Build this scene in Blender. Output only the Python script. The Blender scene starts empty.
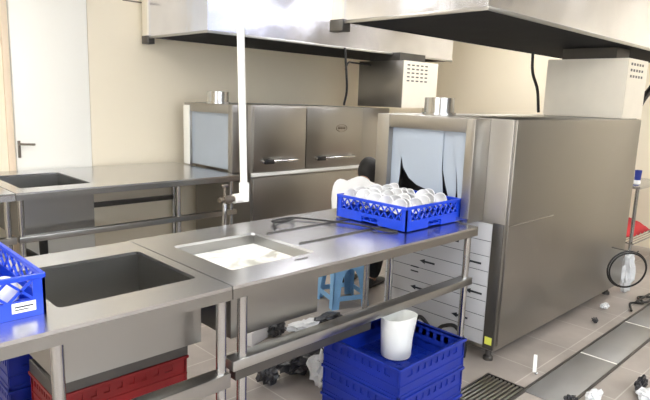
import bpy, bmesh, math, random
from mathutils import Vector, Matrix, Euler
random.seed(7)
PI = math.pi
SC = bpy.context.scene
COL = SC.collection

# ---------------------------------------------------------------- materials
def new_mat(name):
    m = bpy.data.materials.new(name); m.use_nodes = True
    return m, m.node_tree, m.node_tree.nodes['Principled BSDF']

def mat(name, col, rough=.5, metal=0., var=.0, scale=8., bump=0., bscale=60., spec=.5, trans=0., stretch=(1, 1, 1), rvar=0., coat=0., alpha=1.):
    m, nt, b = new_mat(name)
    N, L = nt.nodes, nt.links
    b.inputs['Base Color'].default_value = (*col, 1)
    b.inputs['Roughness'].default_value = rough
    b.inputs['Metallic'].default_value = metal
    b.inputs['Specular IOR Level'].default_value = spec
    b.inputs['Transmission Weight'].default_value = trans
    b.inputs['Coat Weight'].default_value = coat
    b.inputs['Alpha'].default_value = alpha
    tc = N.new('ShaderNodeTexCoord'); mp = N.new('ShaderNodeMapping')
    mp.inputs['Scale'].default_value = stretch
    L.new(tc.outputs['Object'], mp.inputs['Vector'])
    if var or rvar:
        n = N.new('ShaderNodeTexNoise'); n.inputs['Scale'].default_value = scale; n.inputs['Detail'].default_value = 5
        L.new(mp.outputs[0], n.inputs['Vector'])
        if var:
            r = N.new('ShaderNodeMapRange'); r.inputs[1].default_value = .3; r.inputs[2].default_value = .7
            r.inputs[3].default_value = 1 - var; r.inputs[4].default_value = 1 + var
            L.new(n.outputs[0], r.inputs[0])
            mx = N.new('ShaderNodeMix'); mx.data_type = 'RGBA'; mx.blend_type = 'MULTIPLY'; mx.inputs[0].default_value = 1
            mx.inputs[6].default_value = (*col, 1)
            L.new(r.outputs[0], mx.inputs[7]); L.new(mx.outputs[2], b.inputs['Base Color'])
        if rvar:
            r = N.new('ShaderNodeMapRange'); r.inputs[1].default_value = .3; r.inputs[2].default_value = .7
            r.inputs[3].default_value = max(.02, rough - rvar); r.inputs[4].default_value = rough + rvar
            L.new(n.outputs[0], r.inputs[0]); L.new(r.outputs[0], b.inputs['Roughness'])
    if bump:
        n2 = N.new('ShaderNodeTexNoise'); n2.inputs['Scale'].default_value = bscale; n2.inputs['Detail'].default_value = 3
        L.new(mp.outputs[0], n2.inputs['Vector'])
        bp = N.new('ShaderNodeBump'); bp.inputs['Strength'].default_value = bump; bp.inputs['Distance'].default_value = .01
        L.new(n2.outputs[0], bp.inputs['Height']); L.new(bp.outputs[0], b.inputs['Normal'])
    return m

def emis(name, col, s):
    m, nt, b = new_mat(name)
    b.inputs['Emission Color'].default_value = (*col, 1); b.inputs['Emission Strength'].default_value = s
    b.inputs['Base Color'].default_value = (*col, 1)
    return m

M = {}
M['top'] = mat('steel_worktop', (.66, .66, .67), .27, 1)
M['basin'] = mat('steel_basin_apron_shade', (.36, .355, .34), .3, 1)  # basin steel, also put on the aprons to imitate their shade
M['steel'] = mat('steel_brushed', (.46, .455, .44), .33, 1, .03, 2, .03, 30, stretch=(.15, .15, 6))
M['body'] = mat('steel_machine', (.38, .365, .34), .36, 1, .04, 1.5, .02, 3, rvar=.05)
M['hoodm'] = mat('steel_hood_film', (.78, .80, .88), .16, 1, .10, 1.6, 1.0, 1.8, rvar=.08)
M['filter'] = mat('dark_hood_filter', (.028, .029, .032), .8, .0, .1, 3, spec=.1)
M['dark'] = mat('dark_steel', (.12, .115, .11), .4, .8, .1, 4)
M['leg'] = mat('steel_tube', (.50, .50, .50), .2, 1)
M['film'] = mat('protective_film', (.52, .53, .56), .35, .0, .03, 3, .15, 6)
M['curtain'] = mat('curtain_vinyl', (.40, .46, .54), .35, .0, .03, 3)
M['blue'] = mat('blue_rack_plastic', (.008, .055, .62), .35, 0, .05, 6)
M['dblue'] = mat('deep_blue_crate_plastic', (.003, .020, .27), .4, 0, .1, 5)
M['red'] = mat('red_crate_plastic', (.24, .008, .01), .45, 0, .15, 6)
M['sky'] = mat('sky_blue_plastic', (.24, .50, .84), .45)
M['white'] = mat('white_ceramic', (.84, .84, .85), .2, 0, .0)
M['wplastic'] = mat('white_plastic', (.85, .86, .84), .35, 0, .02)
M['pvc'] = mat('white_pvc', (.92, .92, .88), .4)
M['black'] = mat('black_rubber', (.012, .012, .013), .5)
M['brass'] = mat('dull_metal', (.20, .17, .14), .4, .8)
M['arrow'] = mat('dark_print', (.015, .02, .03), .6)
M['yellow'] = mat('yellow_sticker', (.75, .78, .12), .5)
M['skin'] = mat('skin', (.50, .27, .19), .55)
M['hair'] = mat('black_hair', (.008, .007, .007), .6, bump=.4, bscale=150)
M['shirt'] = mat('white_cotton', (.86, .87, .90), .85, bump=.3, bscale=14)
M['trouser'] = mat('black_cotton', (.015, .015, .018), .8)
M['bagd'] = mat('black_bag', (.03, .03, .035), .3, bump=.6, bscale=30)
M['bagw'] = mat('white_bag', (.75, .77, .80), .35, bump=.6, bscale=30)
M['wall'] = mat('cream_wall', (.88, .80, .64), .45, 0, .03, .6)
M['door'] = mat('white_door', (.93, .92, .86), .4)
M['frame'] = mat('cream_frame', (.80, .66, .50), .5)
M['ceil'] = mat('ceiling_white', (.85, .84, .80), .7)
M['ledge'] = mat('label_white', (.9, .9, .92), .5)
M['redcloth'] = mat('red_cloth', (.75, .06, .07), .8, bump=.3, bscale=25)
M['cupblue'] = mat('blue_cup', (.02, .04, .30), .4)
M['lamp'] = emis('lamp_panel', (1, .97, .92), 9)
M['glow_pane'] = emis('added_near_glow', (.86, .92, 1), 3.2)  # added glow behind the camera for the steel fronts to reflect
M['glow_pane_left'] = emis('added_left_glow', (.95, .96, 1), 1.5)  # added glow on the left, brightens the faces turned that way
M['vent'] = mat('cream_panel', (.88, .82, .70), .45, 0, .02)
M['grate'] = mat('grate_steel', (.62, .60, .56), .3, 1)
M['cover'] = mat('channel_cover_steel', (.33, .33, .33), .45, .7, .12, 3, rvar=.08)

# floor tiles
def floor_mat():
    m, nt, b = new_mat('floor_tiles'); N, L = nt.nodes, nt.links
    tc = N.new('ShaderNodeTexCoord'); mp = N.new('ShaderNodeMapping')
    mp.inputs['Location'].default_value = (0, -.02, 0)
    br = N.new('ShaderNodeTexBrick'); br.offset = 0; br.squash = 1
    br.inputs['Scale'].default_value = 1; br.inputs['Brick Width'].default_value = .44; br.inputs['Row Height'].default_value = .44
    br.inputs['Mortar Size'].default_value = .004; br.inputs['Mortar Smooth'].default_value = .2
    br.inputs['Color1'].default_value = (.42, .375, .345, 1); br.inputs['Color2'].default_value = (.385, .345, .315, 1)
    br.inputs['Mortar'].default_value = (.56, .53, .49, 1)
    L.new(tc.outputs['Object'], mp.inputs[0]); L.new(mp.outputs[0], br.inputs['Vector'])
    n = N.new('ShaderNodeTexNoise'); n.inputs['Scale'].default_value = 3; n.inputs['Detail'].default_value = 8
    L.new(tc.outputs['Object'], n.inputs['Vector'])
    r = N.new('ShaderNodeMapRange'); r.inputs[1].default_value = .35; r.inputs[2].default_value = .65; r.inputs[3].default_value = .82; r.inputs[4].default_value = 1.06
    L.new(n.outputs[0], r.inputs[0])
    mx = N.new('ShaderNodeMix'); mx.data_type = 'RGBA'; mx.blend_type = 'MULTIPLY'; mx.inputs[0].default_value = 1
    L.new(br.outputs['Color'], mx.inputs[6]); L.new(r.outputs[0], mx.inputs[7]); L.new(mx.outputs[2], b.inputs['Base Color'])
    b.inputs['Roughness'].default_value = .38
    return m
M['nearwall'] = mat('grey_wall', (.38, .37, .35), .5)
M['floor'] = floor_mat()
def water_mat():
    m, nt, b = new_mat('foamy_water'); N, L = nt.nodes, nt.links
    tc = N.new('ShaderNodeTexCoord')
    n = N.new('ShaderNodeTexNoise'); n.inputs['Scale'].default_value = 5; n.inputs['Detail'].default_value = 4; n.inputs['Distortion'].default_value = 1.2
    L.new(tc.outputs['Object'], n.inputs['Vector'])
    cr = N.new('ShaderNodeValToRGB'); cr.color_ramp.elements[0].position = .36; cr.color_ramp.elements[1].position = .5
    cr.color_ramp.elements[0].color = (.50, .50, .46, 1); cr.color_ramp.elements[1].color = (.93, .94, .93, 1)
    L.new(n.outputs[0], cr.inputs[0]); L.new(cr.outputs[0], b.inputs['Base Color'])
    b.inputs['Roughness'].default_value = .12
    bp = N.new('ShaderNodeBump'); bp.inputs['Strength'].default_value = .3; bp.inputs['Distance'].default_value = .01
    L.new(n.outputs[0], bp.inputs['Height']); L.new(bp.outputs[0], b.inputs['Normal'])
    return m
M['water'] = water_mat()

# ---------------------------------------------------------------- mesh helpers
class MB:
    def __init__(s): s.bm = bmesh.new()
    def box(s, x0, x1, y0, y1, z0, z1, bev=0., rot=None, loc=None):
        bm = bmesh.new()
        bmesh.ops.create_cube(bm, size=1)
        for v in bm.verts:
            v.co = Vector(((x0 + x1) / 2 + v.co.x * (x1 - x0), (y0 + y1) / 2 + v.co.y * (y1 - y0), (z0 + z1) / 2 + v.co.z * (z1 - z0)))
        if bev: bmesh.ops.bevel(bm, geom=bm.edges[:], offset=bev, segments=2, affect='EDGES', profile=.5)
        s.merge(bm, rot, loc); return s
    def merge(s, bm, rot=None, loc=None):
        if rot is not None: bm.transform(rot)
        if loc is not None: bm.transform(Matrix.Translation(loc))
        me = bpy.data.meshes.new('t'); bm.to_mesh(me); bm.free(); s.bm.from_mesh(me); bpy.data.meshes.remove(me); return s
    def tube(s, pts, r, seg=12, closed=False, cap=True):
        pts = [Vector(p) for p in pts]; n = len(pts)
        rs = r if isinstance(r, (list, tuple)) else [r] * n
        rings = []; up = None
        for i, p in enumerate(pts):
            if closed: t = pts[(i + 1) % n] - pts[i - 1]
            else: t = pts[min(i + 1, n - 1)] - pts[max(i - 1, 0)]
            t.normalize()
            if up is None:
                up = Vector((0, 0, 1)) if abs(t.z) < .9 else Vector((1, 0, 0))
            a = t.cross(up)
            if a.length < 1e-4: a = t.orthogonal()
            a.normalize(); b = a.cross(t).normalized(); up = b
            rings.append([s.bm.verts.new(p + rs[i] * (math.cos(2 * PI * k / seg) * a + math.sin(2 * PI * k / seg) * b)) for k in range(seg)])
        m = n if closed else n - 1
        for i in range(m):
            A, B = rings[i], rings[(i + 1) % n]
            for k in range(seg): s.bm.faces.new((A[k], A[(k + 1) % seg], B[(k + 1) % seg], B[k]))
        if cap and not closed:
            s.bm.faces.new(rings[0][::-1]); s.bm.faces.new(rings[-1])
        return s
    def lathe(s, prof, seg=28, rot=None, loc=None):
        bm = bmesh.new(); rings = []
        for (r, z) in prof:
            if r < 1e-5: rings.append([bm.verts.new((0, 0, z))])
            else: rings.append([bm.verts.new((r * math.cos(2 * PI * k / seg), r * math.sin(2 * PI * k / seg), z)) for k in range(seg)])
        for A, B in zip(rings, rings[1:]):
            for k in range(seg):
                k2 = (k + 1) % seg
                if len(A) == 1 and len(B) == 1: continue
                if len(A) == 1: bm.faces.new((A[0], B[k], B[k2]))
                elif len(B) == 1: bm.faces.new((A[k2], A[k], B[0]))
                else: bm.faces.new((A[k], B[k], B[k2], A[k2]))
        s.merge(bm, rot, loc); return s
    def poly(s, pts, thick):   # polygon pts (3d, planar) extruded by vector thick
        t = Vector(thick); A = [s.bm.verts.new(Vector(p)) for p in pts]; B = [s.bm.verts.new(Vector(p) + t) for p in pts]
        s.bm.faces.new(A); s.bm.faces.new(B[::-1]); n = len(A)
        for i in range(n): s.bm.faces.new((A[i], B[i], B[(i + 1) % n], A[(i + 1) % n]))
        return s
    def build(s, name, m, parent=None, smooth=None, loc=None, rot=None):
        bmesh.ops.recalc_face_normals(s.bm, faces=s.bm.faces[:])
        me = bpy.data.meshes.new(name); s.bm.to_mesh(me); s.bm.free()
        me.materials.append(M[m] if isinstance(m, str) else m)
        if smooth is None: smooth = True
        if smooth:
            me.polygons.foreach_set('use_smooth', [True] * len(me.polygons))
            try: me.set_sharp_from_angle(angle=math.radians(35))
            except Exception: pass
        o = bpy.data.objects.new(name, me); COL.objects.link(o)
        if parent is not None: o.parent = parent
        if loc is not None: o.location = loc
        if rot is not None: o.rotation_euler = rot
        return o

def tag(o, label=None, cat=None, group=None, kind=None):
    if label: o['label'] = label
    if cat: o['category'] = cat
    if group: o['group'] = group
    if kind: o['kind'] = kind
    return o
def empty(name, loc, label, cat, group=None, rz=0):
    o = bpy.data.objects.new(name, None); COL.objects.link(o); o.location = loc; o.rotation_euler = (0, 0, rz)
    o.empty_display_size = .1
    return tag(o, label, cat, group)
def copy_tree(o, parent=None):
    c = o.copy(); COL.objects.link(c); c.parent = parent
    for ch in list(o.children): copy_tree(ch, c)
    return c
def struct(o): o['kind'] = 'structure'; return o

def bez(pts, n=12):   # catmull-rom through pts
    P = [Vector(p) for p in pts]; P = [P[0] * 2 - P[1]] + P + [P[-1] * 2 - P[-2]]; out = []
    for i in range(1, len(P) - 2):
        for k in range(n):
            t = k / n; a, b, c, d = P[i - 1], P[i], P[i + 1], P[i + 2]
            out.append(.5 * ((2 * b) + (c - a) * t + (2 * a - 5 * b + 4 * c - d) * t * t + (3 * b - a - 3 * c + d) * t ** 3))
    out.append(P[-2]); return out

# ---------------------------------------------------------------- setting
X0, X1, Y0, Y1, ZC = -2.6, 6.9, -2.6, 5.08, 2.85
# floor with recessed places kept simple: slab
struct(MB().box(X0, X1, Y0, Y1, -.1, 0).build('floor', 'floor', smooth=False))
struct(MB().box(X0, X1, Y0, Y1, ZC, ZC + .1).build('ceiling', 'ceil', smooth=False))
# back wall with a door opening x 1.43..2.06
DX0, DX1, DZ = 1.43, 2.06, 2.45
struct(MB().box(X0, DX0, Y1, Y1 + .1, 0, ZC).box(DX1, X1, Y1, Y1 + .1, 0, ZC).box(DX0, DX1, Y1, Y1 + .1, DZ, ZC).build('wall_back', 'wall', smooth=False))
struct(MB().box(X1, X1 + .1, Y0, Y1, 0, ZC).build('wall_right', 'wall', smooth=False))
LY0, LY1, LZ0, LZ1 = -1.2, 1.6, .95, 2.4  # unseen opening added in the left wall, its glow lights left-facing sides
struct(MB().box(X0 - .1, X0, Y0, LY0, 0, ZC).box(X0 - .1, X0, LY1, Y1, 0, ZC).box(X0 - .1, X0, LY0, LY1, 0, LZ0).box(X0 - .1, X0, LY0, LY1, LZ1, ZC).build('wall_left', 'wall', smooth=False))
w = struct(MB().box(X0 - .08, X0 + .02, LY0, LY1, LZ0, LZ0 + .05).box(X0 - .08, X0 + .02, LY0, LY1, LZ1 - .05, LZ1)
    .box(X0 - .08, X0 + .02, LY0, LY0 + .05, LZ0, LZ1).box(X0 - .08, X0 + .02, LY1 - .05, LY1, LZ0, LZ1).box(X0 - .07, X0 + .01, .18, .22, LZ0, LZ1).build('added_window_2', 'pvc'))
MB().box(X0 - .06, X0 - .05, LY0, LY1, LZ0, LZ1).build('glow_pane', 'glow_pane_left', w)
# near wall behind the camera; wide glowing opening added, unseen, for steel reflections
WX0, WX1, WZ0, WZ1 = -1.2, 3.2, 1.5, 2.6
struct(MB().box(X0, WX0, Y0 - .1, Y0, 0, ZC).box(WX1, X1, Y0 - .1, Y0, 0, ZC).box(WX0, WX1, Y0 - .1, Y0, 0, WZ0).box(WX0, WX1, Y0 - .1, Y0, WZ1, ZC).build('wall_near', 'nearwall', smooth=False))
w = struct(MB().box(WX0, WX1, Y0 - .08, Y0 + .02, WZ0, WZ0 + .05).box(WX0, WX1, Y0 - .08, Y0 + .02, WZ1 - .05, WZ1)
    .box(WX0, WX0 + .05, Y0 - .08, Y0 + .02, WZ0, WZ1).box(WX1 - .05, WX1, Y0 - .08, Y0 + .02, WZ0, WZ1).box(.98, 1.03, Y0 - .07, Y0 + .01, WZ0, WZ1).build('added_window_1', 'pvc'))
MB().box(WX0, WX1, Y0 - .06, Y0 - .05, WZ0, WZ1).build('glow_pane', 'glow_pane', w)
d = struct(MB().box(DX0 + .012, DX1 - .006, Y1 - .01, Y1 + .04, .005, DZ - .006, .004).build('door_1', 'door'))
hp = MB().box(1.452, 1.474, Y1 - .02, Y1 - .008, .95, 1.09, .004).tube([(1.463, Y1 - .015, 1.065), (1.463, Y1 - .06, 1.065), (1.47, Y1 - .065, 1.065), (1.57, Y1 - .065, 1.06)], .009).build('door_handle', 'brass', d)
struct(MB().box(DX0 - .05, DX0, Y1 - .025, Y1, 0, DZ + .05, .004).build('trim_1', 'frame'))
struct(MB().box(DX1 + .32, X1, Y1 - .006, Y1, 2.305, 2.318).build('trim_2', 'brass'))

# ceiling lights
k = 0
for (lx, ly) in [(-.9, -.9), (1.3, -.9), (3.6, -.6), (-.9, 1.3), (1.3, 2.9), (5.9, 1.0), (5.9, 3.2), (-.4, 4.0), (1.0, .6), (4.3, 3.2)]:
    if k == 0:
        cl = empty('ceiling_light', (lx, ly, ZC), 'flat square ceiling lamp panel with white rim', 'ceiling light', 'ceiling lamps')
        MB().box(-.32, .32, -.32, .32, -.03, 0, .004).build('housing', 'ceil', cl)
        MB().box(-.3, .3, -.3, .3, -.036, -.031).build('diffuser', 'lamp', cl)
        cl0 = cl
    else:
        c = copy_tree(cl0); c.location = (lx, ly, ZC)
    k += 1

# drain channel: frame strip + covers
struct(MB().box(2.775, 6.85, 1.262, 1.275, 0, .008).box(2.775, 6.85, 1.03, 1.043, 0, .008).build('trim_3', 'dark'))
for i, (a, b) in enumerate([(2.785, 3.515), (3.53, 4.30), (4.315, 5.08), (5.095, 5.86), (5.875, 6.64)]):
    o = MB().box(a, b, 1.045, 1.26, 0.0, .007, .002).build('channel_cover', 'cover')
    tag(o, ['flat steel drain channel cover nearest the slotted floor grate', 'second flat steel drain channel cover, beyond the bright joint line',
            'third flat drain channel cover out from the slotted grate, by the tangled cord', 'far drain channel cover past the end of the big machine', 'last drain channel cover by the right wall'][i], 'drain cover', 'flat drain channel covers')
struct(MB().box(3.517, 3.528, 1.045, 1.26, 0, .0075).box(4.302, 4.313, 1.045, 1.26, 0, .0075).box(5.082, 5.093, 1.045, 1.26, 0, .0075).build('trim_4', 'pvc'))
g = empty('floor_grate', (2.62, 1.37, 0), 'slotted steel floor drain grate beside the blue crate stack', 'drain grate')
MB().box(-.19, .165, -.115, -.105, 0, .02).box(-.19, .165, .105, .115, 0, .02).box(-.2, -.19, -.115, .115, 0, .02).box(.165, .175, -.115, .115, 0, .02).build('frame', 'dark', g)
MB().box(-.19, .165, -.105, .105, .0, .003).build('pit_shade', 'black', g)  # black sheet standing in for the dark depth below the bars
for i in range(9):
    y = -.095 + i * .0237
    MB().box(-.188, .163, y - .006, y + .006, .003, .018, .001).build('bar', 'grate', g)

# ---------------------------------------------------------------- steel sink tables
APR = []
def sheet_with_hole(x0, x1, y0, y1, z, hx0, hx1, hy0, hy1, apron, r=.02):
    """tabletop sheet with a rectangular (rounded) hole and a folded apron."""
    mb = MB(); bm = mb.bm; t = .012
    def rr(a, b, c, d, r, n=4):
        pts = []
        for (cx, cy, s) in ((b - r, d - r, 0), (a + r, d - r, 1), (a + r, c + r, 2), (b - r, c + r, 3)):
            for k in range(n + 1):
                an = PI / 2 * (s + k / n); pts.append((cx + r * math.cos(an), cy + r * math.sin(an)))
        return pts
    inner = rr(hx0, hx1, hy0, hy1, r); outer = rr(x0, x1, y0, y1, .004)
    for zz, flip in ((z, False), (z - t, True)):
        I = [bm.verts.new((*p, zz)) for p in inner]; O = [bm.verts.new((*p, zz)) for p in outer]
        n = len(I)
        for i in range(n):
            j = (i + 1) % n; bm.faces.new((O[i], O[j], I[j], I[i]) if not flip else (I[i], I[j], O[j], O[i]))
        if not flip: It, Ot = I, O
        else:
            for i in range(n):
                j = (i + 1) % n; bm.faces.new((It[i], It[j], I[j], I[i])); bm.faces.new((Ot[j], Ot[i], O[i], O[j]))
    ap = MB()  # apron of the same sheet; its darker steel colour stands for shade
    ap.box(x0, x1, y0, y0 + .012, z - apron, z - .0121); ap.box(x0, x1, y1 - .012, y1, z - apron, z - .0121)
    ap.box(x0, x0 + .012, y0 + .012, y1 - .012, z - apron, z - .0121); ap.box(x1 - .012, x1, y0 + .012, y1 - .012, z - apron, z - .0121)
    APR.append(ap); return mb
def basin(x0, x1, y0, y1, z1, z0, parent):
    mb = MB(); t = .01
    # inner skin walls with rounded floor
    mb.box(x0 - t, x0, y0 - t, y1 + t, z0, z1).box(x1, x1 + t, y0 - t, y1 + t, z0, z1).box(x0, x1, y0 - t, y0, z0, z1).box(x0, x1, y1, y1 + t, z0, z1)
    mb.box(x0 - t, x1 + t, y0 - t, y1 + t, z0 - t, z0)
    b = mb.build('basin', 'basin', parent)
    cx, cy = (x0 + x1) / 2, (y0 + y1) / 2
    MB().lathe([(0, 0), (.035, 0), (.045, .003), (.045, .0)], loc=(cx, cy, z0 + .001)).build('drain', 'dark', b)
    return b
def foot_leg(x, y, ztop, parent, r=.019):
    l = MB().tube([(x, y, .03), (x, y, ztop)], r, 16).build('leg', 'leg', parent)
    MB().lathe([(0, 0), (.018, 0), (.024, .008), (.024, .03), (0, .03)], loc=(x, y, 0)).build('foot', 'dark', l)
Z = .85
# T1 near left table
t1 = empty('sink_table', (0, 0, 0), 'steel sink table at the lower left with an empty deep basin, nearest the camera', 'sink table', 'stainless steel sink tables')
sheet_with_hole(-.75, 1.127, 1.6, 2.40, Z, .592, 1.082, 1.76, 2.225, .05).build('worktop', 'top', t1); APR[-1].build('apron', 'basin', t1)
basin(.592, 1.082, 1.76, 2.225, Z - .012, .612, t1)
for (x, y) in [(1.10, 1.63), (.538, 1.63), (-.70, 1.635), (1.09, 2.36), (-.70, 2.36)]: foot_leg(x, y, Z - .012, t1)
MB().box(-.70, 1.125, 1.603, 1.668, .465, .52, .003).build('lower_rail', 'steel', t1)
# T2
t2 = empty('sink_table', (0, 0, 0), 'steel sink table in the middle leading into the big machine, basin full of foamy water', 'sink table', 'stainless steel sink tables')
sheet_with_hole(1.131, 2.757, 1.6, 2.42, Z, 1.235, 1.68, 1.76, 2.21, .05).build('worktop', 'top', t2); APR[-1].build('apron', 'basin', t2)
basin(1.235, 1.68, 1.76, 2.21, Z - .012, .585, t2)
for (x, y) in [(1.192, 1.63), (2.715, 1.635), (2.71, 2.355), (2.72, 2.17), (1.175, 2.36)]: foot_leg(x, y, Z - .012, t2)
rl = MB().box(1.135, 2.745, 1.603, 1.668, .52, .56, .003).build('lower_rail', 'steel', t2)
MB().box(1.15, 1.9, 1.61, 1.65, .48, .52).build('rail_channel', 'dark', rl)
for y in (2.145, 1.905):
    MB().box(1.715, 2.75, y - .006, y + .006, Z, Z + .006, .001).build('guide_rail', 'dark', t2)
MB().box(1.52, 1.59, 1.708, 1.722, Z, Z + .0015).build('slot_mark', 'dark', t2)
tag(MB().box(1.237, 1.678, 1.762, 2.208, .60, .795).build('foamy_water', 'water'), 'foamy white water filling the middle sink basin', 'water', kind='stuff')
# back tables
t3 = empty('sink_table', (0, 0, 0), 'steel sink table along the back wall feeding the far machine', 'sink table', 'stainless steel sink tables')
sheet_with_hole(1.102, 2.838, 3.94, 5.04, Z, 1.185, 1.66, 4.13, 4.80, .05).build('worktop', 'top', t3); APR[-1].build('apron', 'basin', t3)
basin(1.185, 1.66, 4.13, 4.80, Z - .012, .50, t3)
for (x, y) in [(1.135, 3.975), (2.28, 3.975), (2.78, 3.975), (2.815, 5.0), (1.135, 5.0)]: foot_leg(x, y, Z - .012, t3)
MB().box(1.11, 2.82, 3.945, 4.0, .515, .555, .003).build('lower_rail', 'basin', t3)
MB().box(1.14, 2.80, 4.97, 5.02, .49, .53, .003).build('lower_rail', 'dark', t3)
MB().tube([(1.35, 4.25, .49), (1.35, 4.25, .28), (1.42, 4.25, .22), (1.42, 4.9, .2)], .03).build('drain_pipe', 'black', t3)
t4 = empty('sink_table', (0, 0, 0), 'plain steel table end at the far left edge, abutting the back wall sink table', 'table', 'stainless steel sink tables')
MB().box(-.3, 1.098, 3.94, 5.04, Z - .05, Z - .012).box(-.3, 1.098, 3.94, 5.04, Z - .0119, Z, .003).build('worktop', 'top', t4)
for (x, y) in [(1.055, 3.975), (-.25, 3.975), (1.055, 5.0), (-.25, 5.0)]: foot_leg(x, y, Z - .052, t4)
MB().box(-.27, 1.095, 3.945, 4.0, .515, .56, .003).build('lower_rail', 'steel', t4)

# ---------------------------------------------------------------- dish machines
def arrow(mb, x, y, z, s=1.0):   # on a plane facing -x, pointing towards +y (image left)
    mb.poly([(x, y - .05 * s, z - .006), (x, y + .03 * s, z - .006), (x, y + .03 * s, z + .006), (x, y - .05 * s, z + .006)], (-.0015, 0, 0))
    mb.poly([(x, y + .025 * s, z - .016), (x, y + .065 * s, z), (x, y + .025 * s, z + .016)], (-.0015, 0, 0))
def dish_machine(ox, y0, y1, hx0, hy0, hy1, bx1, z0, z1, label, oy0, oy1, near):
    r = empty('dishwashing_machine', (0, 0, 0), label, 'dishwasher', 'conveyor dishwashing machines')
    bx0 = ox
    MB().box(bx0, bx1, y0, y1, z0, z1, .006).build('body', 'body', r)
    # entry hood as a frame
    t = .002
    zo = z1 - .082
    MB().box(hx0, bx0 - t, hy0, oy0, Z + .002, z1 - .003, .004).box(hx0, bx0 - t, oy1, hy1, Z + .002, z1 - .003, .004).box(hx0, bx0 - t, oy0, oy1, zo, z1 - .003, .004).build('entry_hood', 'vent' if False else 'body', r)
    MB().box(bx0 - .006, bx0 - .003, oy0, oy1, Z + .002, zo).build('tunnel_shade', 'black', r)  # black sheet closing the opening, stands for the shade inside
    return r, zo
m1, zo1 = dish_machine(2.92, 1.53, 2.372, 2.76, 1.67, 2.37, 4.93, .088, 1.437, 'large stainless conveyor dishwashing machine at right, taking the rack of bowls', 1.727, 2.273, True)
for (x, y) in [(2.99, 1.60), (4.86, 1.60), (2.99, 2.31), (4.86, 2.31)]:
    MB().lathe([(0, 0), (.03, 0), (.03, .02), (.018, .03), (.018, .1), (0, .1)], loc=(x, y, 0)).build('foot', 'dark', m1)
# front cladding: upper and lower panels meeting in a seam
MB().box(2.935, 4.92, 1.516, 1.531, .125, 1.43, .003).build('front_panel', 'body', m1)
MB().box(2.937, 3.50, 1.5135, 1.517, .838, .843).build('seam_strip', 'leg', m1)
MB().box(2.745, 2.76, 1.668, 2.372, Z + .01, Z + .03).build('entry_sill', 'leg', m1)
# protective film side panels with printed lines and arrows
fl = MB().box(2.909, 2.921, 1.60, 2.36, .115, .84, .002).build('side_panel', 'film', m1)
ln = MB()
for z in (.20, .29, .38, .47, .56, .65, .74): ln.box(2.907, 2.9095, 1.602, 2.358, z - .0012, z + .0012)
ln.build('printed_lines', 'arrow', fl)
a = MB()
for (y, z) in [(1.70, .60), (1.68, .42), (2.02, .52), (1.86, .70), (2.08, .335), (2.2, .66), (1.76, .245)]: arrow(a, 2.9075, y, z)
a.build('printed_arrows', 'arrow', fl)
a = MB()
for (y, z) in [(2.12, .47), (2.12, .44), (2.1, .62), (2.1, .59)]: a.box(2.9065, 2.908, y - .03, y + .03, z - .004, z + .004)
a.build('printed_dashes', 'arrow', fl)
MB().box(2.905, 2.92, 1.532, 1.597, .10, .85, .002).build('corner_strip', 'dark', m1)
MB().box(2.903, 2.9055, 1.54, 1.585, .13, .175).build('yellow_sticker', 'yellow', m1)
MB().lathe([(0, 0), (.105, 0), (.105, .015), (.092, .016), (.092, .105), (.085, .105), (.085, .02), (0, .02)], 32, loc=(3.03, 2.1, 1.437)).build('exhaust_stub', 'leg', m1)
# curtain pieces
def arc_pts(y0, y1, zb0, zb1, ztop, ctrl):
    return
cx = 2.795
def sheet(pts, name, par, x, bulge=0.):
    mb = MB(); mb.poly([(x + bulge * 0, p[0], p[1]) for p in pts], (.004, 0, 0)); return mb.build(name, 'curtain', par, smooth=False)
zt = zo1 + .005
sheet([(2.272, zt), (2.272, .96), (2.226, .95), (2.212, .985), (2.202, 1.06), (2.197, 1.20), (2.185, 1.25), (2.185, zt)], 'curtain', m1, 2.800)
sheet([(2.22, zt), (2.198, 1.25), (2.188, 1.18), (2.165, 1.11), (2.12, 1.055), (2.06, 1.02), (1.96, .995), (1.90, .985), (1.868, .975), (1.876, 1.05), (1.888, 1.14), (1.89, zt)], 'curtain', m1, 2.788)
sheet([(1.90, zt), (1.885, 1.13), (1.862, 1.05), (1.84, .99), (1.825, .965), (1.79, .96), (1.785, 1.02), (1.795, 1.12), (1.803, 1.24), (1.80, zt)], 'curtain', m1, 2.797)
sheet([(1.81, zt), (1.806, 1.26), (1.788, 1.16), (1.772, 1.06), (1.762, .97), (1.728, .96), (1.728, zt)], 'curtain', m1, 2.783)

m2, zo2 = dish_machine(3.0, 4.0, 4.9, 2.84, 4.05, 4.83, 4.42, .10, 1.437, 'far stainless conveyor dishwashing machine with two handled doors, against the back wall', 4.114, 4.73, False)
for (x, y) in [(3.06, 4.06), (4.36, 4.06), (3.06, 4.84), (4.36, 4.84)]:
    MB().lathe([(0, 0), (.03, 0), (.03, .02), (.018, .03), (.018, .1), (0, .1)], loc=(x, y, 0)).build('foot', 'dark', m2)
MB().box(2.832, 2.84, 4.73, 4.832, Z + .01, 1.41, .002).build('white_post_cover', 'pvc', m2)
MB().box(2.865, 2.875, 4.114, 4.73, .87, zo2).build('curtain', 'curtain', m2)
for (a0, a1, h0, h1) in [(3.02, 3.625, 3.12, 3.50), (3.635, 4.405, 3.76, 4.27)]:
    dd = MB().box(a0, a1, 3.982, 4.0, .855, 1.425, .004).build('door', 'body', m2)
    MB().tube([(h0, 3.98, .945), (h0, 3.95, .945), (h0 + .02, 3.94, .945), (h1 - .02, 3.94, .945), (h1, 3.95, .945), (h1, 3.98, .945)], .014).build('handle', 'leg', dd)
    MB().box(h0 - .01, h0 + .09, 3.925, 3.955, .925, .965, .006).build('handle_grip', 'black', dd)
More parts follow.
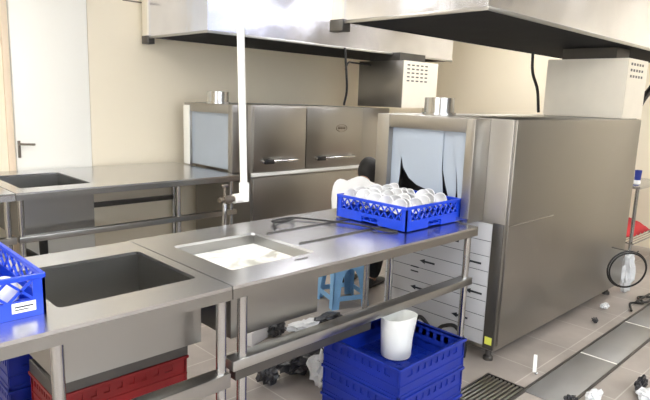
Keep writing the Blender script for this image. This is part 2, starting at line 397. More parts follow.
MB().box(3.0, 4.42, 3.972, 4.0, .815, .845, .003).build('ledge_painted_shine', 'wplastic', m2)  # ledge coloured white to stand in for the bright shine along it
MB().box(3.02, 4.41, 3.984, 4.0, .12, .80, .004).build('lower_panel', 'dark' if False else 'body', m2)
MB().lathe([(0, 0), (.11, 0), (.11, .015), (.095, .016), (.095, .105), (.088, .105), (.088, .02), (0, .02)], 32, loc=(2.93, 4.4, 1.435)).build('exhaust_stub', 'leg', m2)
MB().box(4.425, 4.9, 4.04, 4.85, .12, 1.43, .006).build('exit_hood', 'body', m2)
# emblem : oval ring with small strokes
em = MB(); em.tube([(4.10 + .075 * math.cos(t * PI / 12), 3.980, 1.228 + .036 * math.sin(t * PI / 12)) for t in range(24)], .0022, 6, closed=True)
for i in range(5): em.box(4.05 + i * .022, 4.063 + i * .022, 3.978, 3.982, 1.218, 1.238)
em.box(4.055, 4.145, 3.978, 3.982, 1.245, 1.249).box(4.055, 4.145, 3.978, 3.982, 1.206, 1.21)
em.build('emblem', 'brass', m2)

# ---------------------------------------------------------------- extraction hoods
def hood(x0, x1, y0, y1, z, h, label, chx):
    r = empty('extractor_hood', (x0, y0, z), label, 'extractor hood', 'ceiling extractor hoods')
    t = .012; X, Y = x1 - x0, y1 - y0
    MB().box(0, X, 0, t, 0, h).box(0, X, Y - t, Y, 0, h).box(0, t, t, Y - t, 0, h).box(X - t, X, t, Y - t, 0, h).box(0, X, 0, Y, h - t, h).build('canopy', 'hoodm', r, smooth=False)
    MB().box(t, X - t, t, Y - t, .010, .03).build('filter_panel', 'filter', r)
    MB().box(-.006, X + .004, -.006, .006, -.006, .014, .002).box(-.006, .006, .006, Y, -.006, .014, .002).build('lip', 'steel', r)
    MB().box(-.02, .05, Y - .01, Y + .1, -.05, 0.02, .002).build('drip_cup', 'dark', r)
    MB().box(-.015, .045, Y + .001, Y + .095, .021, h).build('corner_channel', 'vent', r)
    return r
hood(2.556, 6.3, 1.53, 2.50, 1.966, .884, 'nearer stainless extractor hood hanging above the right machine', 0)
hood(2.56, 5.95, 3.99, 4.95, 1.996, .854, 'farther stainless extractor hood above the back machine', 0)

def duct2(x0, x1, y0, y1, z0, z1, label, cm, hx, hz, hw, hh, n, mz, ztop=None):
    r = empty('exhaust_duct', (x0, y0, z0), label, 'duct', 'square exhaust ducts')
    MB().box(0, x1 - x0, .006, y1 - y0, 0, z1 - z0, .003).build('casing', cm, r)
    MB().box(.08, x1 - x0 - .08, .12, y1 - y0 - .08, z1 - z0, z1 - z0 + .088).build('neck', 'dark', r)
    hl = MB().box(.003, x1 - x0, 0, .0055, 0, z1 - z0)
    for i in range(n):
        for j in range(mz):
            xx = hx + i * (hw * 1.7); zz = ztop - z0 - j * hz
            hl.box(xx, xx + hw, -.001, .0, zz - hh, zz)
    pn = hl.build('front_panel', 'vent', r, smooth=False); pn.data.materials.append(M['dark'])
    for i, p in enumerate(pn.data.polygons):
        if i >= 6: p.material_index = 1
duct2(4.75, 5.35, 3.76, 4.38, 1.445, 1.925, 'square duct with perforated cream face above the far machine', 'body', .06, .04, .045, .014, 5, 5, 1.89)
duct2(4.62, 5.05, 1.56, 2.178, 1.44, 1.885, 'square duct joining the right machine to the nearer hood', 'vent', .06, .045, .035, .018, 5, 3, 1.855)

# ---------------------------------------------------------------- cables up to the hoods
def cable(pts, r, name, label, cat, m='black', group=None, n=10):
    return tag(MB().tube(bez(pts, n), r, 8).build(name, m), label, cat, group)
cable([(4.07, 3.95, 2.0), (4.10, 3.95, 1.8), (4.13, 3.96, 1.6), (4.16, 4.02, 1.455)], .011, 'power_cable', 'thick black cable dropping from the far hood onto the far machine', 'cable')
cable([(4.11, 3.97, 1.80), (4.2, 4.02, 1.87), (4.35, 4.1, 1.88), (4.74, 4.2, 1.88)], .008, 'power_cable', 'thin black cable arching sideways to the duct over the far machine', 'cable')
cable([(4.79, 2.40, 1.97), (4.82, 2.40, 1.8), (4.90, 2.38, 1.65), (4.90, 2.35, 1.456)], .013, 'power_cable', 'black cable hanging down beside the duct over the right machine', 'cable')
cable([(6.20, 1.8, 1.93), (6.05, 1.8, 1.74), (5.8, 1.8, 1.60), (5.62, 1.8, 1.44), (5.5, 1.85, 1.2), (5.45, 1.9, .6), (5.4, 1.95, .02)], .03, 'hose', 'thick black hose curving down behind the right end of the machine', 'hose')
# ---------------------------------------------------------------- standing water pipe with valve
wp = empty('water_pipe', (1.90, 2.6, 0), 'white vertical pipe with elbow and tap behind the middle sink', 'pipe')
wp.location = (0, 0, 0)
MB().tube([(1.868, 2.6, ZC), (1.868, 2.6, 2.0), (1.905, 2.6, .99), (1.908, 2.6, .93)], .0205, 16).build('pipe', 'pvc', wp)
MB().tube([(1.906, 2.6, 1.03), (1.907, 2.6, .925)], .029, 16).tube([(1.907, 2.6, .945), (1.835, 2.6, .945)], .027, 16).build('elbow', 'pvc', wp)
MB().tube([(1.84, 2.6, .945), (1.74, 2.6, .945)], .016, 12).lathe([(0, 0), (.024, 0), (.024, .05), (0, .05)], 16, Matrix.Rotation(PI / 2, 4, 'Y'), (1.765, 2.6, .945)).tube([(1.775, 2.6, .95), (1.775, 2.6, 1.02)], .008).build('valve', 'brass', wp)
MB().box(1.755, 1.795, 2.59, 2.61, 1.015, 1.03, .003).build('valve_handle', 'brass', wp)
MB().tube([(1.775, 2.6, .93), (1.775, 2.6, 0)], .014, 12).build('drop_pipe', 'leg', wp)

# ---------------------------------------------------------------- racks and crates
def strip_bar(mb, p, q, w, t, nrm):   # flat bar from p to q in wall plane
    p, q = Vector(p), Vector(q); d = (q - p).normalized(); n = Vector(nrm); s = d.cross(n).normalized() * w / 2
    mb.poly([p - s - n * t / 2, q - s - n * t / 2, q + s - n * t / 2, p + s - n * t / 2], n * t)
def rack_wall(mb, L, H, t, cells, z_lo, z_hi, notch=True):
    """wall in x from 0..L, thickness along y 0..t"""
    if notch:
        a, b = L * .38, L * .62
        mb.box(0, a, 0, t, 0, z_lo).box(b, L, 0, t, 0, z_lo).box(a, b, 0, t, z_lo * .62, z_lo)
    else: mb.box(0, L, 0, t, 0, z_lo)
    mb.box(0, L, -.003, t + .002, z_hi, H, .002)
    mb.box(0, .035, 0, t, z_lo, z_hi).box(L - .035, L, 0, t, z_lo, z_hi)
    a, b = .03, L - .03; n = cells; w = (b - a) / n
    for i in range(n):
        x = a + i * w
        strip_bar(mb, (x, t / 2, z_lo - .003), (x + w, t / 2, z_hi + .003), .007, t * .8, (0, 1, 0))
        strip_bar(mb, (x + w, t / 2, z_lo - .003), (x, t / 2, z_hi + .003), .007, t * .8, (0, 1, 0))
def make_rack(label, m, loc, cells=9, H=.127, zl=.052, zh=.112, S=.5, cat='dish rack', group='dish racks'):
    r = empty('dish_rack', loc, label, cat, group)
    b = MB(); b.box(.006, S - .006, .006, S - .006, .004, .012)
    for i in range(1, 10):
        b.box(i * S / 10 - .004, i * S / 10 + .004, .01, S - .01, .012, .022); b.box(.01, S - .01, i * S / 10 - .004, i * S / 10 + .004, .012, .022)
    b.build('base_grid', m, r)
    for i in range(4):
        w = MB(); rack_wall(w, S, H, .008, cells, zl, zh)
        o = w.build('lattice_wall', m, r, smooth=False)
        o.location = [(0, 0, 0), (S, 0, 0), (S, S, 0), (0, S, 0)][i]; o.rotation_euler = (0, 0, i * PI / 2)
    return r
rk = make_rack('bright blue lattice dish rack full of white bowls entering the right machine', 'blue', (2.292, 1.74, .8565))
rk2 = make_rack('bright blue lattice dish rack of white dishes on the near left table', 'blue', (.052, 1.742, .8505), cells=6)
MB().box(.405, .47, -.0045, -.002, .02, .05).build('paper_label', 'ledge', rk2)
MB().box(.412, .463, -.0052, -.0045, .036, .040).box(.412, .45, -.0052, -.0045, .028, .031).build('label_print', 'arrow', rk2)

# bowls
def bowl_mesh(par):
    return MB().lathe([(0, 0), (.022, 0), (.024, .003), (.036, .018), (.043, .040), (.045, .058), (.0435, .0605), (.0395, .058), (.037, .040), (.030, .018), (.018, .008), (0, .007)], 28)
bowl0 = None
def put_bowl(loc, rot, label, group):
    global bowl0
    if bowl0 is None:
        bowl0 = bowl_mesh(None).build('bowl', 'white'); o = bowl0
    else:
        o = bowl0.copy(); COL.objects.link(o)
    o.location = loc; o.rotation_euler = rot
    return tag(o, label, 'bowl', group)
for j in range(5):
    for i in range(7):
        if (j, i) in ((0, 5), (2, 6), (1, 4)): continue
        x = 2.370 + i * .062 + random.uniform(-.005, .005); y = 1.832 + j * .086 + random.uniform(-.004, .004)
        tl = math.radians(-58 + random.uniform(-12, 12))
        z = .8565 + .022 + .062 + random.uniform(0, .02)
        put_bowl((x, y, z), Euler((random.uniform(-.15, .15), tl, random.uniform(.1, .5))), 'white bowl standing on edge among others in the rack at the right machine', 'white bowls in the right rack')
for (x, y, z, s) in [(2.60, 1.82, .985, -20), (2.70, 1.95, .99, -35), (2.55, 2.03, .985, -25)]:
    pass
for (x, y) in [(.13, 1.85), (.25, 1.84), (.37, 1.85), (.48, 1.87), (.14, 1.99), (.27, 1.98), (.40, 1.99), (.20, 2.12), (.34, 2.12), (.47, 2.10)]:
    put_bowl((x, y, .8505 + .03 + random.uniform(0, .01)), Euler((PI + random.uniform(-.25, .25), random.uniform(-.25, .25), 0)).to_matrix().to_euler(), 'white dish upside down in the blue rack at the left edge', 'white dishes in the left rack')
for o in list(COL.objects):
    if o.name.startswith('bowl') and o.get('group') == 'white dishes in the left rack': o.location.z += .05

def make_crate(label, m, loc, Lx, Ly, H, group, rz=0):
    r = empty('stacking_crate', loc, label, 'crate', group, rz)
    t = .012; b = MB(); b.box(t, Lx - t, t, Ly - t, .004, .014)
    for i in range(1, 8): b.box(i * Lx / 8 - .002, i * Lx / 8 + .002, t, Ly - t, .014, .018)
    for i in range(1, 7): b.box(t, Lx - t, i * Ly / 7 - .002, i * Ly / 7 + .002, .014, .018)
    b.build('base', m, r)
    def wall(L):
        w = MB()
        w.box(0, L, .004, t, .004, H * .62).box(0, L, 0, t, .0, .016, .002).box(0, L, 0, t, H * .36, H * .41, .001)
        n = 8
        w.box(0, L * .12, .004, t, H * .62, H * .82).box(L * .88, L, .004, t, H * .62, H * .82)
        a, c = L * .12, L * .88; s = (c - a) / n
        for k in range(1, n): w.box(a + k * s - s * .28, a + k * s + s * .28, .004, t, H * .62, H * .82)
        w.box(0, L, .0095, t, H * .6, H * .84).box(0, L, .004, t, H * .82, H).box(-.004, L + .004, -.006, t, H - .012, H, .002)
        return w
    for i in range(4):
        o = wall(Lx if i % 2 == 0 else Ly).build('wall', m, r, smooth=False)
        o.location = [(0, 0, 0), (Lx, 0, 0), (Lx, Ly, 0), (0, Ly, 0)][i]; o.rotation_euler = (0, 0, i * PI / 2)
    return r
names = ['bottom', 'middle', 'top']
for i in range(3):
    make_crate(['deep blue crate on the floor at the bottom of the stack by the table', 'deep blue crate in the middle of the stack in front of the table', 'deep blue crate on top of the stack, holding the white jug'][i],
               'dblue', (1.777, 1.335, .002 + i * .1412), .49, .455, .14, 'deep blue crates stacked by the table')
COL.objects[-1]
# red and blue crates under the near left sink
for i in range(3):
    make_crate(['red crate at the bottom of the stack under the left sink', 'red crate in the middle of the stack under the left sink', 'red crate topmost of the stack under the left sink'][i], 'red', (.66, 2.05, .002 + i * .1342), .55, .27, .133, 'red crates under the left sink')
for i in range(3):
    make_crate(['dark blue crate on the floor behind the red crates', 'dark blue crate in the middle of the stack behind the red crates', 'dark blue crate topmost of the stack behind the red crates'][i], 'dblue', (.60, 2.395, .002 + i * .1512), .45, .26, .15, 'dark blue crates behind the red ones')

tr_ = empty('tray', (.658, 2.05, .405), 'dark grey tray covering the red crates under the left sink', 'tray')
MB().box(0, .554, 0, .266, 0, .006).build('base', 'dark', tr_)
MB().box(0, .554, 0, .006, .006, .05).box(0, .554, .26, .266, .006, .05).box(0, .006, .006, .26, .006, .05).box(.548, .554, .006, .26, .006, .05).build('rim', 'dark', tr_)
# jug
jg = empty('jug', (2.085, 1.60, .3035), 'white plastic jug with a pouring lip standing in the top blue crate', 'jug')
b = MB(); R0 = .077; H = .20; n = 32; prof = [(.0, 0.), (.85, 0.), (.92, .01), (.95, .05), (1.0, .5), (1.05, 1.0), (1.0, 1.0), (.95, .5), (.88, .06), (.0, .04)]
bm = b.bm; rings = []
la = math.radians(-55)
for (rr, zz) in prof:
    ring = []
    for k in range(n):
        an = 2 * PI * k / n; lip = max(0, math.cos(an - la)) ** 10 * .16 * max(0, zz - .6) / .4
        hz = zz * H + (.012 * math.cos(an - la) if zz > .9 else 0) 
        q = R0 * rr * (1 + lip)
        ring.append(bm.verts.new((q * math.cos(an), q * math.sin(an), hz)))
    rings.append(ring)
for A, B in zip(rings, rings[1:]):
    for k in range(n): bm.faces.new((A[k], A[(k + 1) % n], B[(k + 1) % n], B[k]))
bmesh.ops.remove_doubles(bm, verts=bm.verts[:], dist=.0004)
b.build('body', 'wplastic', jg)
ha = math.radians(-8)
h0 = Vector((math.cos(ha), math.sin(ha), 0))
MB().tube(bez([h0 * .079 + Vector((0, 0, .17)), h0 * .10 + Vector((0, 0, .172)), h0 * .108 + Vector((0, 0, .145)), h0 * .098 + Vector((0, 0, .11)), h0 * .077 + Vector((0, 0, .10))], 6), .008, 10).build('handle', 'black', jg)

# ---------------------------------------------------------------- stool
st = empty('plastic_stool', (3.01, 2.85, 0), 'sky blue plastic stool with arched legs beneath the seated person', 'stool', None, math.radians(-20))
MB().box(-.125, .125, -.125, .125, .385, .41, .008).box(-.12, .12, -.12, .12, .36, .387, .004).build('seat', 'sky', st)
for sx in (-1, 1):
    for sy in (-1, 1):
        mb = MB(); t = .01
        for ax in (0, 1):   # two flanges of an L-shaped splayed leg
            P = []
            top = .125; bot = .15
            def q(a, z):   # a = distance in from the corner
                c = bot + (top - bot) * z / .36
                return (sx * (c - a), sy * c, z) if ax == 0 else (sx * c, sy * (c - a), z)
            pts = [q(0, 0), q(.055, 0), q(.06, .14), q(.068, .22), q(.088, .27), q(.124, .30), q(.124, .36), q(0, .36)]
            mb.poly(pts, (0, -sy * t, 0) if ax == 0 else (-sx * t, 0, 0))
        mb.build('leg', 'sky', st, smooth=False)
mb = MB()
for s in (-1, 1):
    mb.box(-.10, .10, s * .143 - .004, s * .143 + .004, .06, .095).box(s * .143 - .004, s * .143 + .004, -.10, .10, .06, .095)
mb.build('brace', 'sky', st)

# ---------------------------------------------------------------- person
def skin_obj(name, verts, edges, m, parent=None, levels=2, root=0):
    me = bpy.data.meshes.new(name); me.from_pydata([v[:3] for v in verts], edges, [])
    me.materials.append(M[m])
    o = bpy.data.objects.new(name, me); COL.objects.link(o)
    o.modifiers.new('Skin', 'SKIN')
    if not me.skin_vertices: 
        bpy.context.view_layer.objects.active = o; bpy.ops.mesh.customdata_skin_add()
    for i, v in enumerate(verts):
        r = v[3]; r = r if isinstance(r, tuple) else (r, r)
        me.skin_vertices[0].data[i].radius = r; me.skin_vertices[0].data[i].use_root = (i == root)
    s = o.modifiers.new('Sub', 'SUBSURF'); s.levels = levels; s.render_levels = levels
    # bake to a plain mesh
    dg = bpy.context.evaluated_depsgraph_get(); dg.update()
    me2 = bpy.data.meshes.new_from_object(o.evaluated_get(dg)); 
    o.modifiers.clear(); o.data = me2
    me2.polygons.foreach_set('use_smooth', [True] * len(me2.polygons))
    if parent is not None: o.parent = parent
    return o
pe = empty('person', (0, 0, 0), 'person in white shirt and black trousers seated, back to the camera, behind the rack', 'person')
# forward f and right r in plan
f = Vector((.95, .31, 0)).normalized(); rt = Vector((f.y, -f.x, 0))
base = Vector((3.0, 2.83, .0))
def P(a, b, c): return base + f * a + rt * b + Vector((0, 0, c))
def V(a, b, c, r): p = P(a, b, c); return (p.x, p.y, p.z, r)
# torso leaning forward, head at about (3.35,2.95)
body_v = [V(0, 0, .50, .12), V(.08, 0, .62, .115), V(.20, 0, .78, .12), V(.27, 0, .86, .065), V(.32, .0, .92, .042), V(.36, 0, .95, .04),
          V(.10, -.10, .475, .085), V(.42, -.16, .47, .065), V(.40, -.17, .10, .038), V(.42, -.17, .045, .035), V(.56, -.18, .03, .028),
          V(.10, .10, .475, .085), V(.42, .12, .47, .065), V(.45, .045, .10, .038), V(.45, .04, .045, .035), V(.60, .05, .03, .028),
          V(.24, -.16, .83, .045), V(.33, -.24, .60, .042), V(.52, -.16, .56, .032), V(.57, -.13, .56, .026),
          V(.24, .16, .83, .045), V(.33, .24, .60, .042), V(.52, .16, .56, .032), V(.57, .13, .56, .026)]
body_e = [(0, 1), (1, 2), (2, 3), (3, 4), (4, 5), (0, 6), (6, 7), (7, 8), (8, 9), (9, 10), (0, 11), (11, 12), (12, 13), (13, 14), (14, 15),
          (2, 16), (16, 17), (17, 18), (18, 19), (2, 20), (20, 21), (21, 22), (22, 23)]
body = skin_obj('body', body_v, body_e, 'skin', pe)
# join a modelled head and hands into the body mesh
hc = Vector((3.36, 2.95, .957))
hf = Vector((.82, .57, -.2)).normalized(); hr = hf.cross(Vector((0, 0, 1))).normalized(); hu = hr.cross(hf)
HM = Matrix((hr, hf, hu)).transposed().to_4x4(); HM.translation = hc
hb = bmesh.new(); bmesh.ops.create_uvsphere(hb, u_segments=32, v_segments=20, radius=1)
for v in hb.verts:
    x, y, z = v.co
    jaw = 1 - .28 * max(0, -z) * (1 if y < .3 else .8)
    v.co = Vector((x * .074 * jaw, (y * .094 + (.006 if z < 0 and y > 0 else 0)) * (1 - .08 * max(0, -z)), z * .108))
    # brow, nose, eye sockets, mouth on the front
    X, Y, Zc = v.co
    if Y > .03:
        v.co.y += .020 * math.exp(-((X / .011) ** 2)) * math.exp(-(((Zc + .018) / .022) ** 2))
        for s in (-1, 1): v.co.y -= .010 * math.exp(-(((X - s * .03) / .014) ** 2 + ((Zc - .005) / .012) ** 2))
        v.co.y += .006 * math.exp(-((X / .022) ** 2)) * math.exp(-(((Zc + .055) / .008) ** 2))
for s in (-1, 1):   # ears
    e = bmesh.new(); bmesh.ops.create_uvsphere(e, u_segments=12, v_segments=8, radius=1)
    for v in e.verts: v.co = Vector((s * (.074 + v.co.x * .009), -.008 + v.co.y * .017, -.012 + v.co.z * .029))
    t = bpy.data.meshes.new('t'); e.to_mesh(t); e.free(); hb.from_mesh(t); bpy.data.meshes.remove(t)
hb.transform(HM)
def add_to(o, bm):
    b2 = bmesh.new(); b2.from_mesh(o.data); t = bpy.data.meshes.new('t'); bm.to_mesh(t); bm.free(); b2.from_mesh(t); bpy.data.meshes.remove(t)
    b2.to_mesh(o.data); b2.free(); o.data.polygons.foreach_set('use_smooth', [True] * len(o.data.polygons))
add_to(body, hb)
for s in (-1, 1):    # hands: palm plus five fingers
    w = P(.57, s * .13, .56); d_ = (f * .9 - rt * s * .2 + Vector((0, 0, -.25))).normalized(); sd = d_.cross(Vector((0, 0, 1))).normalized(); up = sd.cross(d_)
    h = MB()
    pal = bmesh.new(); bmesh.ops.create_uvsphere(pal, u_segments=14, v_segments=10, radius=1)
    for v in pal.verts: v.co = w + d_ * (.04 + v.co.x * .052) + sd * v.co.y * .04 + up * v.co.z * .015
    h.merge(pal)
    for k, (off, ln_) in enumerate([(-.030, .062), (-.010, .075), (.010, .07), (.029, .055)]):
        a0 = w + d_ * .075 + sd * off
        h.tube([a0, a0 + d_ * ln_ * .45 - up * .004, a0 + d_ * ln_ * .75 - up * .016, a0 + d_ * ln_ * .92 - up * .034], [.009, .0085, .008, .0065], 8)
    a0 = w + d_ * .02 - sd * s * .03
    h.tube([a0, a0 + d_ * .025 - sd * s * .022, a0 + d_ * .05 - sd * s * .03, a0 + d_ * .07 - sd * s * .028], [.012, .010, .009, .007], 8)
    add_to(body, h.bm)
shirt = skin_obj('shirt', [V(-.01, 0, .455, .150), V(.06, 0, .61, .150), V(.19, 0, .78, .150), V(.262, 0, .875, .095), V(.292, 0, .91, .070),
    V(.235, -.155, .835, .085), V(.29, -.225, .71, .072), V(.235, .155, .835, .085), V(.29, .225, .71, .072)],
    [(0, 1), (1, 2), (2, 3), (3, 4), (2, 5), (5, 6), (2, 7), (7, 8)], 'shirt', pe)
tr = skin_obj('trousers', [V(0, 0, .50, .135), V(.10, -.10, .485, .098), V(.42, -.16, .475, .078), V(.40, -.17, .08, .055),
    V(.10, .10, .485, .098), V(.42, .12, .475, .078), V(.45, .045, .08, .055)], [(0, 1), (1, 2), (2, 3), (0, 4), (4, 5), (5, 6)], 'trouser', pe)
for (a, b_, c, d_) in [(.40, -.17, .56, -.18), (.45, .04, .62, .05)]:
    A = P(a, b_, 0); B = P(c, d_, 0); dr = (B - A).normalized(); sd = Vector((dr.y, -dr.x, 0)); mb = MB(); Ln = .27
    bm = mb.bm; rings = []
    for (t, w_, h_) in [(-.05, .028, .05), (-.04, .036, .085), (.02, .040, .095), (.08, .040, .075), (.14, .046, .055), (.19, .042, .042), (.22, .022, .03)]:
        c0 = A + dr * t
        rings.append([bm.verts.new(c0 + sd * w_ * math.cos(2 * PI * k / 14) + Vector((0, 0, h_ / 2 + .002 + h_ / 2 * math.sin(2 * PI * k / 14)))) for k in range(14)])
    for R_, S_ in zip(rings, rings[1:]):
        for k in range(14): bm.faces.new((R_[k], R_[(k + 1) % 14], S_[(k + 1) % 14], S_[k]))
    bm.faces.new(rings[0]); bm.faces.new(rings[-1]); mb.build('shoe', 'black', pe)
# hair cap
hb = bmesh.new(); bmesh.ops.create_uvsphere(hb, u_segments=36, v_segments=24, radius=1)
for v in hb.verts: v.co = Vector((v.co.x * .083, v.co.y * .102 - .004, v.co.z * .114 + .006))
dele = [v for v in hb.verts if (v.co.y > .045 and v.co.z < .05) or v.co.z < -.095 or (v.co.z < -.02 and v.co.y > -.005)]
bmesh.ops.delete(hb, geom=dele, context='VERTS'); hb.transform(HM)
mb = MB(); mb.merge(hb); mb.build('hair', 'hair', pe)
for o in pe.children: o.matrix_parent_inverse = Matrix()

# ---------------------------------------------------------------- cables on the middle table
cable([(1.80, 2.19, Z + .006), (1.86, 2.27, Z + .012), (1.97, 2.31, Z + .008), (2.0, 2.27, Z + .02), (1.9, 2.24, Z + .02), (1.87, 2.30, Z + .016), (2.02, 2.33, Z + .012), (2.10, 2.23, Z + .01), (2.15, 2.08, Z + .014), (2.20, 1.95, Z + .014), (2.22, 1.82, Z + .008), (2.27, 1.78, Z + .006), (2.2, 1.88, Z + .016)], .0055, 'loose_cable', 'thin black cable looped and trailing across the middle table', 'cable')
cable([(2.6, 2.02, .006), (2.72, 2.0, .12), (2.80, 1.98, .2), (2.84, 1.90, .12), (2.85, 1.84, .17), (2.86, 1.76, .19), (2.88, 1.70, .10), (2.88, 1.7, .01)], .012, 'loose_cable', 'black cable hooping up below the film covered side of the machine', 'cable')

# ---------------------------------------------------------------- right hand shelf
sh = empty('wire_shelf_rack', (0, 0, 0), 'steel rack with solid top and wire lower shelf beyond the right machine', 'shelf')
MB().box(5.80, 6.60, 1.72, 2.25, .775, .80, .003).build('top_shelf', 'top', sh)
for (x, y) in [(5.84, 1.755), (6.56, 1.755), (5.84, 2.21), (6.56, 2.21)]: MB().tube([(x, y, 0), (x, y, .776)], .017, 12).build('leg', 'leg', sh)
ws = MB().tube([(5.80, 1.72, .25), (6.6, 1.72, .25), (6.6, 2.25, .25), (5.80, 2.25, .25)], .007, 8, closed=True)
for i in range(14): y = 1.75 + i * .036; ws.tube([(5.80, y, .255), (6.6, y, .255)], .0035, 6)
ws.build('wire_shelf', 'leg', sh)
c = empty('cup', (6.05, 1.83, .80), 'dark blue cup with a white base on the rack top at right', 'cup')
MB().lathe([(0, .035), (.028, .035), (.032, .13), (.029, .13), (.025, .04), (0, .04)]).build('body', 'cupblue', c)
MB().lathe([(0, 0), (.03, 0), (.03, .02), (.026, .0349), (0, .0349)]).build('base', 'wplastic', c)
mb = MB(); nx, ny = 16, 12
g_ = [[mb.bm.verts.new((6.0 + .58 * i / nx, 1.80 + .40 * j / ny, .275 + .13 * math.sin(i / nx * PI) ** .6 * math.sin(j / ny * PI) ** .5 + .012 * math.sin(i * 1.9) * math.cos(j * 1.4) * math.sin(i / nx * PI))) for j in range(ny + 1)] for i in range(nx + 1)]
for i in range(nx):
    for j in range(ny): mb.bm.faces.new((g_[i][j], g_[i + 1][j], g_[i + 1][j + 1], g_[i][j + 1]))
o = mb.build('folded_cloth', 'redcloth'); tag(o, 'folded red cloth on the wire shelf at the right edge', 'cloth')
md = o.modifiers.new('s', 'SOLIDIFY'); md.thickness = .008

# coil of hose hanging on a peg
MB().tube([(4.62, 1.52, .452), (4.62, 1.34, .447), (4.62, 1.325, .465)], .004, 8).build('peg', 'dark', m1)
cc = Vector((4.62, 1.39, .305)); vd = Vector((.69, .70, .1)).normalized(); sd = vd.cross(Vector((0, 0, 1))).normalized(); up = sd.cross(vd)
mb = MB()
for q, (R_, off) in enumerate([(.147, 0), (.138, .014)]):
    mb.tube([cc - vd * off + sd * R_ * math.cos(2 * PI * k / 40) + up * R_ * math.sin(2 * PI * k / 40) for k in range(40)], .0065, 8, closed=True)
tag(mb.build('hose_coil', 'black'), 'coil of black hose hung on the far end of the right machine', 'hose')

# ---------------------------------------------------------------- debris: crumpled bags and bits
def crumple(loc, s, m, name, label, cat, seed, group=None, flat=.6, amp=.35):
    rnd = random.Random(seed); bm = bmesh.new(); bmesh.ops.create_icosphere(bm, subdivisions=3, radius=1)
    dirs = [(Vector((rnd.uniform(-1, 1), rnd.uniform(-1, 1), rnd.uniform(-1, 1))).normalized(), rnd.uniform(-amp, amp), rnd.uniform(3, 9)) for _ in range(9)]
    for v in bm.verts:
        n = v.co.normalized(); k = 1 + sum(a * max(0, n.dot(d)) ** p for d, a, p in dirs) + rnd.uniform(-.32, .28)
        v.co = Vector((n.x * s[0] * k, n.y * s[1] * k, n.z * s[2] * k))
    zm = min(v.co.z for v in bm.verts)
    for v in bm.verts: v.co.z -= zm; v.co.z = max(v.co.z, s[2] * .15)
    zm = min(v.co.z for v in bm.verts)
    for v in bm.verts: v.co.z -= zm - .001
    mb = MB(); mb.merge(bm); o = mb.build(name, m, smooth=False); o.location = loc
    return tag(o, label, cat, group)
crumple((2.02, 2.20, 0), (.15, .10, .075), 'bagd', 'crumpled_bag', 'crumpled black bag on the floor left of the blue crate stack', 'bag', 1)
crumple((2.00, 2.02, 0), (.07, .06, .09), 'bagw', 'crumpled_bag', 'crumpled silvery white bag lying against the black bag', 'bag', 2)
crumple((1.80, 2.22, 0), (.055, .05, .06), 'bagd', 'crumpled_bag', 'small black bag left of the big black bag under the table', 'bag', 3)
crumple((2.42, 2.62, 0), (.12, .05, .03), 'bagw', 'plastic_wrap', 'white plastic wrap on the floor behind the middle table', 'plastic wrap', 4)
crumple((2.62, 2.60, 0), (.12, .06, .03), 'bagd', 'plastic_wrap', 'black plastic scrap on the floor near the stool legs', 'plastic wrap', 5)
crumple((2.23, 2.68, 0), (.06, .05, .045), 'bagd', 'plastic_wrap', 'small dark scrap on the floor under the middle sink', 'plastic wrap', 6)
MB2 = MB().box(-.09, .09, -.06, .06, 0, .09, .004).build('small_carton', 'ledge'); MB2.location = (2.07, 2.72, 0); MB2.rotation_euler = (0, 0, .3); tag(MB2, 'small white carton on the floor under the middle sink', 'box')
crumple((2.985, .975, .0), (.07, .03, .022), 'bagw', 'plastic_wrap', 'white plastic scrap on the drain channel at the bottom edge', 'plastic wrap', 8)
crumple((2.84, 1.035, .008), (.04, .03, .018), 'bagd', 'plastic_wrap', 'black plastic scrap on the near drain channel cover', 'plastic wrap', 9)
crumple((3.20, .78, 0), (.06, .05, .03), 'bagw', 'plastic_wrap', 'white plastic wrap on the tiles at the lower right', 'plastic wrap', 10)
crumple((3.28, .84, 0), (.07, .02, .04), 'bagd', 'plastic_wrap', 'black pointed plastic scrap at the lower right beside white wrap', 'plastic wrap', 11)
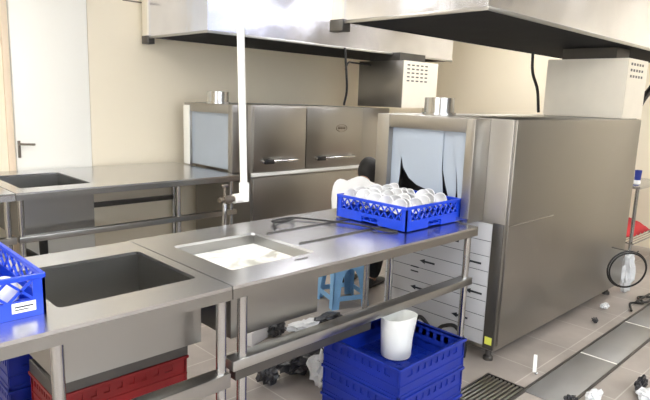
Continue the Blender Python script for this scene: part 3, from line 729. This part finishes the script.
crumple((4.48, 1.47, 0), (.05, .03, .02), 'bagw', 'paper_scrap', 'crumpled white paper scrap near the foot of the right machine', 'scrap', 12)
crumple((4.12, 1.40, 0), (.022, .02, .018), 'bagd', 'dark_scrap', 'small dark lump on the tiles between machine and channel', 'scrap', 13)
crumple((5.05, 1.52, 0), (.07, .05, .16), 'bagw', 'plastic_bag', 'pale plastic bag standing on the floor behind the hose coil', 'bag', 14)
cable([(4.55, 1.30, .016), (4.72, 1.36, .02), (4.82, 1.30, .016), (4.92, 1.37, .02), (5.02, 1.30, .016), (4.86, 1.285, .02), (4.75, 1.33, .03), (5.1, 1.34, .016)], .009, 'loose_cable', 'tangled black cord on the floor beside the channel at far right', 'cord')
mb = MB().box(-.011, .011, -.002, .002, 0, .10, .001); o = mb.build('plastic_tag', 'pvc'); o.location = (3.02, 1.32, .012); o.rotation_euler = (-.25, .1, -.7); tag(o, 'narrow white plastic tag lying between machine and channel', 'tag')
MB().tube([(0, 0, 0), (.012, 0, -.008), (.02, 0, .0)], .006).build('tip', 'leg', o)

# ---------------------------------------------------------------- world, camera, view
wd = bpy.data.worlds.new('world'); SC.world = wd; wd.use_nodes = True
wd.node_tree.nodes['Background'].inputs[0].default_value = (.85, .92, 1, 1); wd.node_tree.nodes['Background'].inputs[1].default_value = 1.0

cam = bpy.data.cameras.new('camera'); co = bpy.data.objects.new('camera', cam); COL.objects.link(co)
RM = [[0.7178576726650819, -0.6953459850517, 0.03426839459842316], [-0.09790078633184922, -0.14955907236221036, -0.9838940592918328], [0.6892719331522775, 0.7029409967747196, -0.17543704632114057]]
r_, d_, f_ = map(Vector, RM)
co.matrix_world = Matrix(((r_.x, -d_.x, -f_.x, 0), (r_.y, -d_.y, -f_.y, 0), (r_.z, -d_.z, -f_.z, 1.516), (0, 0, 0, 1)))
cam.sensor_width = 36; cam.lens = 571.77 / 650 * 36; cam.clip_start = .05
SC.camera = co
vs = SC.view_settings
vs.view_transform = 'Standard'; vs.look = 'None'; vs.gamma = 1; vs.use_curve_mapping = False
vs.exposure = 1.34
